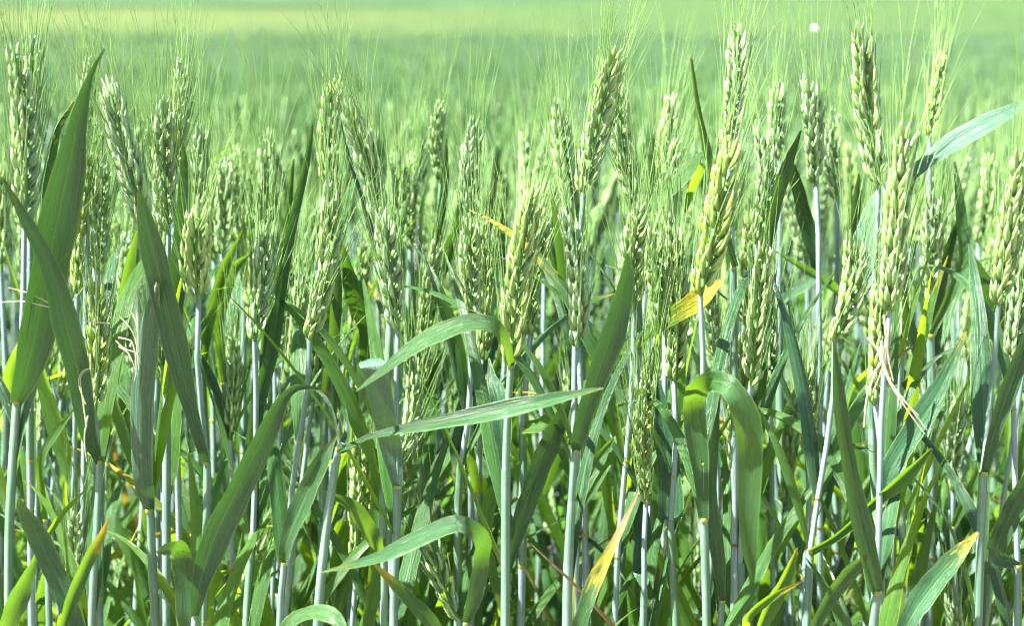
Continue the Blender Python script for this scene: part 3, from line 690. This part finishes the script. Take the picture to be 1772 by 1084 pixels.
hero('soft pale ear behind the edge ear', 1.22, (1712, 280, 1694, 420), [(1692, 600), (1690, 1084)], [([(1752, 640, 12), (1738, 590, 30), (1712, 510, 36), (1682, 440, 5)], dict(hue=.15, d=-.15))], tone=0.4)
hero('drooping-awned green ear halfway down beside the curled leaf', 0.99, (1326, 515, 1332, 690), [(1336, 800), (1340, 1084)], [], tone=0.25, roll=.3, width=.85, stem_px=11)
hero('small green ear low between curled leaf and crossing stems', 0.98, (1396, 640, 1396, 782), [(1396, 860), (1388, 1084)], [], tone=0.4, roll=.3, width=.85, awn=.08)
hero('low pale green ear hidden among leaves at lower right', 1.03, (1658, 700, 1650, 850), [(1650, 930), (1650, 1084)], [([(1690, 900, 12), (1700, 780, 24), (1690, 680, 28), (1670, 600, 5)], dict(hue=.6, d=.0))], tone=0.35, roll=.4, width=.85, awn=.08)
hero('drooping shaded ear near the bottom, awns crossing the folded leaf', 0.95, (744, 935, 792, 1072), [(806, 1110)], [], tone=0.3, roll=.4, awn=.08, width=.9)
hero('small yellow-green ear under the loose bright ear', 1.03, (558, 560, 572, 668), [(576, 800), (580, 1084)], [([(578, 760, 12), (572, 640, 24), (566, 540, 26), (572, 470, 4)], dict(hue=.2, d=-.05, fold=.4)), ([(578, 900, 12), (620, 850, 22), (640, 800, 10)], dict(hue=.9))], tone=0.85, roll=.2, width=.8)
hero('tiny pale ear low behind the arching thin tip', 1.06, (606, 690, 602, 780), [(604, 860), (604, 1084)], [([(640, 700, 12), (640, 590, 40), (612, 500, 40), (594, 425, 5)], dict(hue=.3, d=-.07, roll=(-15, -25)))], tone=0.5, width=.75)
hero('pale little ear between lime ear stem and white-flecked ear', 1.06, (1230, 520, 1236, 640), [(1240, 800), (1244, 1084)], [], tone=0.15, width=.8)
hero('grey-green ear low behind the long slanting blade', 1.02, (402, 580, 398, 760), [(400, 860), (404, 1084)], [], tone=0.25, width=.85, awn=.07)
hero('blurred ear at the left margin behind the pale stem', 1.1, (-4, 300, 2, 470), [(8, 700), (2, 1084)], [([(6, 700, 16), (20, 640, 30), (60, 560, 30), (92, 500, 5)], dict(hue=.6))], tone=.4)

# leafy shoots of the front rows whose ears are out of sight
LS = 'leafy shoots in the front of the field'
hero('shoot with a big dark arching blade drawn into a thin twisted tip', 0.84, None, [(340, 1030), (338, 1066), (336, 1110)],
     [([(338, 1066, 18), (346, 1010, 46), (372, 930, 62), (410, 850, 64), (448, 772, 52), (488, 690, 26), (515, 670, 14), (548, 674, 9), (574, 706, 7), (586, 760, 4)], dict(n=34, d=-.03, roll=(18, 40), hue=.04, fold=.30, dry=-.02))], group=LS)
hero('shoot with a pale striped blade below the thin twisted tip', 0.85, None, [(500, 960), (492, 975), (486, 1084)],
     [([(492, 975, 20), (500, 930, 36), (525, 870, 46), (552, 810, 40), (584, 752, 5)], dict(hue=.3, d=-.02, roll=(-25, -10), dry=.03))], group=LS, stem_px=19)
hero('shoot with a white sheath and one long leaf reaching across the middle', 0.83, None, [(596, 750), (586, 775), (566, 880), (548, 1084)],
     [([(586, 776, 20), (604, 772, 12), (640, 756, 14), (735, 737, 28), (850, 716, 40), (950, 694, 32), (1044, 672, 4)], dict(hue=.30, d=-.03, roll=(-8, -20), fold=.42, dry=-.02)),
      ([(580, 800, 16), (592, 775, 26), (600, 745, 14), (596, 700, 4)], dict(hue=.1, d=.02))], group=LS, stem_px=19)
hero('shoot with a leaf folded over like a roof near the bottom', 0.83, None, [(800, 1060), (806, 1078), (806, 1120)],
     [([(806, 1078, 18), (822, 1030, 38), (834, 965, 40), (826, 925, 38, -.05), (790, 908, 38, -.06), (730, 932, 38, -.06), (650, 968, 26, -.05), (556, 992, 3, -.04)], dict(n=32, hue=.25, roll=(15, 32), fold=.14, dry=.0))], group=LS)
hero('shoot with a speckled bright-edged blade pointing up left', 0.88, None, [(672, 930), (664, 962), (660, 1084)],
     [([(664, 962, 14), (642, 925, 36), (610, 880, 34), (562, 852, 3)], dict(hue=.5, d=-.03, roll=(20, 20), dry=-.05))], group=LS, stem_px=14)
hero('withering leaf turning orange and brown along its tip, bottom centre', 0.82, None, [(1000, 1080), (996, 1120), (996, 1160)],
     [([(996, 1120, 22), (1006, 1075, 36), (1030, 1010, 36), (1064, 940, 20), (1106, 850, 3)], dict(hue=.3, dry=.52, d=-.02, roll=(-15, -25), fold=.3))], group=LS)
hero('thin reddish-brown withered leaf crossing at the bottom', 0.83, None, [(1080, 1090), (1082, 1110), (1084, 1150)],
     [([(1082, 1110, 9), (1040, 1062, 9), (985, 1005, 7), (918, 942, 2)], dict(hue=.8, dry=1.1, d=-.01, fold=.6))], group=LS, stem_px=10)
hero('scorched yellow and rust mottled blade near the lower corner', 0.82, None, [(110, 1070), (104, 1100), (102, 1140)],
     [([(104, 1100, 16), (124, 1040, 30), (150, 975, 30), (176, 925, 18), (189, 896, 3)], dict(hue=.45, dry=.26, d=-.02, roll=(10, 20), fold=.35))], group=LS)
hero('broad flat pale leaf slanting through the lower corner under stem shadows', 0.83, None, [(150, 1080), (152, 1120), (152, 1160)],
     [([(152, 1120, 20), (122, 1050, 46), (92, 985, 50), (62, 920, 46), (40, 882, 28), (34, 866, 8)], dict(hue=.08, d=-.02, roll=(-15, -30), fold=.1))], group=LS)
hero('short broad leaf at the bottom corner edge', 0.84, None, [(6, 1090), (2, 1120), (0, 1160)],
     [([(2, 1120, 24), (20, 1065, 46), (42, 1010, 40), (62, 968, 8)], dict(hue=.4, d=-.02, roll=(20, 20), dry=.0)), ([(4, 1100, 12), (50, 990, 14), (100, 900, 14), (152, 844, 3)], dict(hue=.8, d=.04, dry=.05))], group=LS)
hero('pale leaf bent over sharply beside the bluish stem, low', 0.87, None, [(336, 1090), (338, 1130), (338, 1160)],
     [([(338, 1130, 24), (330, 1070, 56), (322, 1000, 54), (312, 958, 46), (296, 952, 34, -.05), (272, 958, 5, -.04)], dict(hue=.25, roll=(-15, -35), fold=.12, d=-.02, dry=-.2))], group=LS)
hero('low arched leaf showing its pale back at the bottom', 0.82, None, [(486, 1100), (484, 1130), (484, 1160)],
     [([(484, 1130, 20), (500, 1082, 30), (540, 1062, 34), (580, 1074, 34), (604, 1120, 6)], dict(hue=.5, d=-.04, roll=(-35, -35), fold=.15, dry=-.2))], group=LS)
hero('green leaf streaked yellow, sloping down from the folded roof leaf', 0.84, None, [(770, 1090), (776, 1110), (778, 1160)],
     [([(776, 1110, 22), (735, 1066, 34), (690, 1022, 30), (642, 972, 3)], dict(hue=.4, dry=.24, d=-.02, roll=(20, 25)))], group=LS)
hero('leaf with a torn straw-coloured margin, lower right', 0.82, None, [(1556, 1090), (1552, 1120), (1550, 1160)],
     [([(1552, 1120, 26), (1580, 1062, 50), (1622, 1006, 54), (1660, 962, 40), (1692, 922, 5)], dict(hue=.12, dry=.14, d=-.02, roll=(-15, -20), fold=.45))], group=LS)
hero('pale green leaf leaning toward the crossing stems, lower right', 0.85, None, [(1400, 1080), (1396, 1110), (1394, 1150)],
     [([(1396, 1110, 20), (1432, 1040, 30), (1470, 990, 36), (1500, 962, 6)], dict(hue=.3, d=-.02, roll=(20, 35), dry=.0))], group=LS)
hero('whitish pointed leaf standing up at the bottom, right of the curled leaf', 0.85, None, [(1312, 1080), (1306, 1110), (1304, 1150)],
     [([(1306, 1110, 18), (1330, 1050, 34), (1358, 1000, 28), (1380, 948, 3)], dict(hue=.6, dry=.12, roll=(25, 30), d=-.02, fold=.5)), ([(1300, 1115, 12), (1290, 1075, 18), (1335, 1035, 18), (1386, 1008, 3)], dict(hue=.8, dry=.2, d=-.04))], group=LS)
hero('small glossy leaf pointing up left of the crooked ear', 0.95, None, [(82, 860), (80, 900), (80, 1084)],
     [([(80, 900, 12), (72, 800, 18), (96, 752, 20), (131, 706, 3)], dict(hue=.7, d=-.02, roll=(-20, -20), dry=-.2))], group=LS, stem_px=12)
hero('pale leaf standing behind the folded roof leaf', 0.93, None, [(640, 1090), (636, 1120), (636, 1160)],
     [([(636, 1120, 20), (640, 1060, 32), (654, 1000, 34), (664, 930, 5)], dict(hue=.6, roll=(0, 10), dry=-.2)), ([(636, 1110, 12), (650, 960, 36), (652, 860, 34), (640, 740, 5)], dict(hue=.9, d=.05))], group=LS)
hero('small yellow curled leaf low beside the big dark arching blade', 0.9, None, [(372, 1060), (366, 1090), (366, 1150)],
     [([(366, 1090, 14), (362, 1040, 24), (374, 1000, 24), (406, 986, 4)], dict(hue=.95, dry=.1, roll=(20, 20)))], group=LS, stem_px=12)
hero('dark leaf rising left of the lime ear stem', 0.9, None, [(1242, 1000), (1250, 1040), (1250, 1120)],
     [([(1250, 1040, 16), (1240, 960, 34), (1226, 860, 34), (1232, 760, 28), (1245, 660, 5)], dict(hue=.2, roll=(20, 30)))], group=LS, stem_px=15)
hero('dark broad leaf in the shade under the yellow leaf, centre', 0.95, None, [(880, 960), (872, 1000), (870, 1100)],
     [([(872, 1000, 18), (900, 900, 40), (935, 800, 48), (965, 730, 40), (990, 680, 5)], dict(hue=.1, roll=(25, 30))), ([(872, 1040, 14), (840, 940, 30), (850, 860, 32), (900, 800, 5)], dict(hue=.6))], group=LS, stem_px=15)

# a tiny white seed tuft caught on an awn, high above the pale scaly ear
tuft = bpy.data.objects.new('seed_tuft', None); COL.objects.link(tuft)
p = at(1409, 47, 1.2); tuft.location = p
tag(tuft, 'tiny white seed tuft floating on a thin bristle above the pale scaly ear', 'seed')
rr = np.random.default_rng(3); D = nrm(rr.normal(0, 1, (70, 3)) + np.array((0, 0, .3)))
awns_mesh(tuft, np.zeros((70, 3)), D, np.array((0, 0, 1.0)), 0.0030, rr, 0.9, M_FLUFF, 'fluff')
V, Fc, U = tube(spline(np.array([(0, 0, 0), (0.001, 0, -0.03), (-0.001, 0.002, -0.075)]), 8), np.full(8, .0002), 4)
ob('bristle', mesh_from('bristle', V, Fc, M_AWN, U), tuft)

# ------------------------------------------------------------------ the stalks behind the front rows
def filler(x, Y, h, seed, detail, eared=True):
    r = np.random.default_rng(seed)
    gz = float(ground_z(Y)); origin = np.array((x, Y, gz))
    e = bpy.data.objects.new('wheat_stalk', None); COL.objects.link(e); e.location = origin; e.empty_display_size = 0.02
    EL = r.uniform(0.065, 0.098)
    lean = r.normal(0, 0.045, 2); tone = float(np.clip(r.normal(.38, .22), 0, 1))
    lb, gp = filler_label(x, Y, h, tone, lean[0], eared); tag(e, lb, 'wheat', gp)
    def on(t):                                                # the stem's line, t = height share
        return origin + np.array((lean[0] * h * t ** 1.8, lean[1] * h * t ** 1.8 * 0.6, (h - EL) * t))
    pts = np.array([on(t) for t in (1, .8, .55, .3, 0)])
    heights = [r.uniform(.78, .88), r.uniform(.64, .75), r.uniform(.54, .63), r.uniform(.44, .52), r.uniform(.34, .42)] + ([r.uniform(.42, .62), r.uniform(.5, .8), r.uniform(.5, .8)])
    if not eared: heights = [.985, .93] + heights
    rl = r.uniform(.0018, .0024)
    st, C, R = build_stem(e, origin, pts, .0014, rl, [float(on(t)[2]) for t in heights], seed, [float(on(r.uniform(.45, .6))[2])])
    d = nrm(on(1.0) - on(.9)) + np.array((r.normal(0, .10), r.normal(0, .08), 0)); d = nrm(d)
    if eared: build_ear(e, origin, pts[0], pts[0] + d * EL, tone, r.uniform(0, 3.14), seed, r.uniform(.05, .075), .2, detail, r.uniform(.74, .95), awn_keep=.72)
    for k, t in enumerate(heights):
        dead = k >= 3 and r.random() < .28
        lf = free_leaf(e, origin, on(t), r.uniform(0, 6.28), r.uniform(.13, .23), r.uniform(.007, .0140), r.uniform(.08, .5), r.uniform(.15, 2.0) if k > 2 or (eared and k) else r.uniform(.05, .7), float(np.clip(r.normal(.45 + .10 * k, .25), 0, 1)), float(r.uniform(.1, .5) if dead else r.uniform(-.2, .04)), seed * 5 + k, float(R[int(np.argmin(abs(C[:, 2] - on(t)[2])))]), r.normal(0, .8))
        if k < 3: build_sheath(lf, origin, C, R, int(np.argmin(abs(C[:, 2] - on(t)[2]))), r.uniform(.06, .13))
    return e

MARKS = [(28, 'the pale bearded edge ear'), (110, 'the broad dark blade'), (165, 'the crooked straw-hung ear'), (215, 'the white-lit leaning ear'), (260, 'the grey-blue broad blade'), (300, 'the tall slim greyish ear'),
         (345, 'the plump herringbone ear'), (400, 'the small pointed ear'), (445, 'the white-edged slim ear'), (500, 'the dark arching blade'), (550, 'the loose bright ear'), (610, 'the fanned leaning ear'), (660, 'the curled-over leaf'),
         (710, 'the narrow neat ear'), (762, 'the twin-tipped ear'), (820, 'the greyish scaly ear'), (880, 'the fat braided ear'), (940, 'the yellow-tipped leaf'), (1000, 'the shaded bluish ear'), (1050, 'the tall curved ear'),
         (1100, 'the slim slanting ear'), (1160, 'the green awn-veiled ear'), (1230, 'the lime-green ear'), (1300, 'the curled hanging leaf'), (1350, 'the upright leaf tip'), (1405, 'the pale scaly ear'), (1450, 'the slanting herringbone ear'),
         (1500, 'the dark-awned tall ear'), (1550, 'the cream-flecked ear'), (1615, 'the thin yellow-green ear'), (1660, 'the shining white leaf'), (1740, 'the bulky edge ear')]
def filler_label(x, Y, h, tone, lean, eared):
    u = x / Y * F + PW / 2
    near = min(MARKS, key=lambda m: abs(m[0] - u))[1]
    size = 'tall' if h > .875 else ('short' if h < .79 else 'middling')
    hue = 'yellow-green' if tone > .5 else ('blue-green' if tone < .25 else 'fresh green')
    pose = 'leaning left' if lean < -.035 else ('leaning right' if lean > .035 else 'upright')
    what = 'wheat ear' if eared else 'leafy earless shoot'
    where = 'close behind' if Y < 1.28 else ('some way behind' if Y < 1.5 else 'far in behind')
    if not eared: hue = 'leafy green'; what = 'earless shoot'
    return f'{size} {hue} {what}, {pose}, {where} {near}', ('second rank of wheat' if Y < 1.28 else 'third rank of wheat')
NF = 0; tries = 0; placed = []
TARGET = 300 - COUNT[0]
while NF < TARGET and tries < 20000:
    tries += 1
    Y = 0.96 + 0.60 * random.random() ** 0.9
    x = random.uniform(-1, 1) * (0.33 * Y + 0.06)
    if any((x - a) ** 2 + (Y - b) ** 2 < 0.024 ** 2 for a, b in placed): continue
    placed.append((x, Y)); NF += 1
    hgt = float(np.clip(random.gauss(0.835, 0.055), 0.60, 0.91)) 
    if random.random() < .16: hgt = random.uniform(.58, .74)
    eared = random.random() > .16
    filler(x, Y, hgt if eared else hgt * .80, 5000 + NF, Y < 1.45, eared)

same = {}
for o_ in bpy.data.objects:
    if o_.name.startswith('wheat_stalk') and o_.parent is None: same.setdefault(o_['label'], []).append(o_)
for lb, lst in same.items():
    if len(lst) > 1:
        lst.sort(key=lambda q: q.location.y)
        words_ = {2: ['front', 'rear'], 3: ['front', 'central', 'rear']}.get(len(lst), ['front', 'second', 'third', 'fourth', 'fifth', 'sixth', 'seventh', 'eighth'])
        for q, w_ in zip(lst, words_): q['label'] = w_ + ' ' + lb

# ------------------------------------------------------------------ the mass of the crop, from the third rank to the far field
def mass(y0, y1, density, side, level, seed):
    r = np.random.default_rng(seed)
    area = 0
    wid = lambda Y: side * Y + 0.5
    ym = np.linspace(y0, y1, 200); area = np.trapezoid(2 * wid(ym), ym) if hasattr(np, 'trapezoid') else np.trapz(2 * wid(ym), ym)
    n = int(area * density)
    Yc = r.uniform(y0, y1, n * 3); keep = r.random(n * 3) < wid(Yc) / wid(y1); Y = Yc[keep][:n]; n = len(Y)
    X = r.uniform(-1, 1, n) * wid(Y)
    gz = np.interp(Y, TY, TZ)
    g = {0: 1.0, 1: 1.15, 2: 1.6, 3: 2.6, 4: 5.0}[level]; far = level; level = min(level, 3)                 # far clumps stand for several stalks
    far = level
    patch = np.sin(X * 5.1 + 1 + Y) * np.sin(Y * 4.7 - X) * 0.045 + np.sin(X * 1.7 + Y * .9) * .03 - (level > 0) * .01
    H = np.clip(r.normal(0.835, 0.045, n) + patch, .6, .90)
    if far > 0:                                              # tillers stand in clumps of uneven height, with gaps between
        cell = {1: .13, 2: .26, 3: .75, 4: 2.2}[far]
        cx = np.floor((X + .3 * np.sin(Y * 3)) / cell).astype(np.int64); cy = np.floor(Y / (cell * 1.7)).astype(np.int64)
        hsh = ((cx * 73856093) ^ (cy * 19349663) ^ (seed * 83492791)) & 0xffff
        hs = hsh / 65535.0
        H = np.clip(H + (hs - .5) * .20 - .02, .55, .93)
        ok = hs > .18
        X, Y, gz, H = X[ok], Y[ok], gz[ok], H[ok]; n = len(X)
    EL = r.uniform(.07, .10, n)
    lean = r.normal(0, .05, (n, 2))
    base = np.stack([X, Y, gz], 1)
    top = base + np.stack([lean[:, 0] * H, lean[:, 1] * H, H - EL], 1)
    dirv = nrm(np.stack([lean[:, 0] * 2 + r.normal(0, .1, n), lean[:, 1] * 2 + r.normal(0, .1, n), np.ones(n)], 1))
    VS, FS, MI = [], [], []; o = 0
    def add(V, Fc, mi):
        nonlocal o
        VS.append(V.reshape(-1, 3)); FS.append(Fc.reshape(-1, 4) + o); MI.append(np.full(Fc.reshape(-1, 4).shape[0], mi)); o += V.reshape(-1, 3).shape[0]
    # ears: knobbly spindles
    sides = 6 if level == 0 else (5 if level == 1 else 4)
    tt = np.array({0: [0, .08, .2, .3, .42, .52, .64, .74, .85, .93, 1], 1: [0, .12, .3, .5, .7, .88, 1], 2: [0, .3, .7, 1], 3: [0, .4, 1]}[level])
    rad = 0.0058 * g * np.sin(np.pi * np.clip(tt * .82 + .12, 0, 1)) ** .7 * np.where(np.arange(len(tt)) % 2, 1.15, .82); rad[-1] = .0008
    ang = np.linspace(0, 2 * np.pi, sides, endpoint=False)
    a = nrm(np.cross(dirv, np.array((0, 1.0, .1)))); b = np.cross(dirv, a)
    tw = r.uniform(0, 6.28, n)
    rk = rad[None, :, None] * (1 + .25 * r.normal(0, 1, (n, len(tt), sides)) * (rad[None, :, None] > .001))
    A = ang[None, None, :] + tw[:, None, None] + (np.arange(len(tt)) % 2 * np.pi / sides)[None, :, None]
    V = top[:, None, None, :] + dirv[:, None, None, :] * (EL[:, None] * tt)[:, :, None, None] + (a[:, None, None, :] * np.cos(A)[..., None] + b[:, None, None, :] * np.sin(A)[..., None]) * rk[..., None]
    k = len(tt) * sides
    i, j = np.meshgrid(np.arange(len(tt) - 1), np.arange(sides), indexing='ij'); q = np.stack([i * sides + j, i * sides + (j + 1) % sides, (i + 1) * sides + (j + 1) % sides, (i + 1) * sides + j], -1).reshape(-1, 4)
    add(V, (np.arange(n) * k)[:, None, None] + q[None], 4 if far < 2 else 0)
    # stems
    rs = .0021 * g; low = base + np.stack([np.zeros(n), np.zeros(n), np.where(np.full(n, level < 2), 0, H * .35)], 1)
    an = np.array([0, 2.094, 4.188]); off = np.stack([np.cos(an), np.sin(an), 0 * an], -1) * rs
    mid = (low + top) / 2 - np.stack([lean[:, 0] * H * .12, lean[:, 1] * H * .12, 0 * H], 1)
    V = np.stack([low, mid, top], 1)[:, :, None, :] + off[None, None]
    q = np.array([[3 * i + j, 3 * i + (j + 1) % 3, 3 * i + 3 + (j + 1) % 3, 3 * i + 3 + j] for i in range(2) for j in range(3)])
    add(V, (np.arange(n) * 9)[:, None, None] + q[None], 2)
    # leaves
    nl = {0: 4, 1: 3, 2: 3, 3: 3}[level]; ns_ = {0: 7, 1: 5, 2: 4, 3: 3}[level]
    for q_ in range(nl):
        t = r.uniform(.68, .84, n) if q_ < 1 else r.uniform(.35, .85, n)
        p = base + (top - base) * t[:, None]
        az = r.uniform(0, 6.28, n); L = r.uniform(.11, .17, n) * (1 if level < 2 else 1.1); w = r.uniform(.009, .015, n) * g
        up = r.uniform(.2, .6, n); dr = r.uniform(.5, 2.2, n); s = np.linspace(0, 1, ns_)
        th = up[:, None] + dr[:, None] * s[None] ** 1.5
        h = np.stack([np.sin(az), np.cos(az), 0 * az], 1); sd = np.stack([np.cos(az), -np.sin(az), 0 * az], 1)
        stp = (np.sin(th)[..., None] * h[:, None, :] + np.cos(th)[..., None] * np.array((0, 0, 1.0))) * (L / (ns_ - 1))[:, None, None]
        C = p[:, None, :] + np.concatenate([np.zeros((n, 1, 3)), np.cumsum(stp[:, :-1], 1)], 1)
        ww = w[:, None] * np.minimum((s + .12) / .3, 1)[None] * np.clip((1 - s) / .6, .05, 1)[None]
        V = np.stack([C - sd[:, None, :] * ww[..., None] / 2, C + sd[:, None, :] * ww[..., None] / 2], 2)
        f = np.array([[2 * i, 2 * i + 1, 2 * i + 3, 2 * i + 2] for i in range(ns_ - 1)])
        add(V, (np.arange(n) * ns_ * 2)[:, None, None] + f[None], 1)
    # awns: slim blades
    na = {0: 10, 1: 7, 2: 4, 3: 2}[level]
    for q_ in range(na):
        p = top + dirv * (EL * r.uniform(.15, 1, n))[:, None]
        d = nrm(dirv + r.normal(0, .17, (n, 3))); L = r.uniform(.05, .085, n)
        sd = nrm(np.cross(d, r.normal(0, 1, (n, 3)))) * (.00034 * {0: 1, 1: 1.25, 2: 2.2, 3: 5}[level] * (2 if far == 4 else 1))
        V = np.stack([p - sd, p + sd, p + d * L[:, None] + sd * .3, p + d * L[:, None] - sd * .3], 1)
        add(V, (np.arange(n) * 4)[:, None, None] + np.arange(4)[None, None, :], 3)
    return np.concatenate(VS), np.concatenate(FS), np.concatenate(MI)
parts = [mass(1.46, 2.7, 330, .36, 0, 11), mass(2.5, 5.2, 190, .36, 1, 12), mass(4.6, 8.5, 95, .36, 1, 16), mass(6.5, 17, 62, .36, 2, 13), mass(13, 55, 9.5, .38, 3, 14), mass(42, 140, .9, .40, 4, 15)]
off = np.cumsum([0] + [len(p[0]) for p in parts[:-1]])
wm = ob('wheat_mass', mesh_from('wheat_mass', np.concatenate([p[0] for p in parts]), np.concatenate([p[1] + o for p, o in zip(parts, off)]), [M_FEAR, M_FLEAF, M_FSTEM, M_FAWN, M_NEAR_EAR], None, np.concatenate([p[2] for p in parts])))
tag(wm, 'dense blurred crop of wheat behind the countable stalks', 'wheat field', None, 'stuff')
tris = sum(len(m.loops) - 2 * len(m.polygons) for m in bpy.data.meshes)
print('TRIS', tris, 'mass', 2 * len(wm.data.polygons), 'heroes', COUNT[0], 'fillers', NF, 'objects', len(bpy.data.objects))
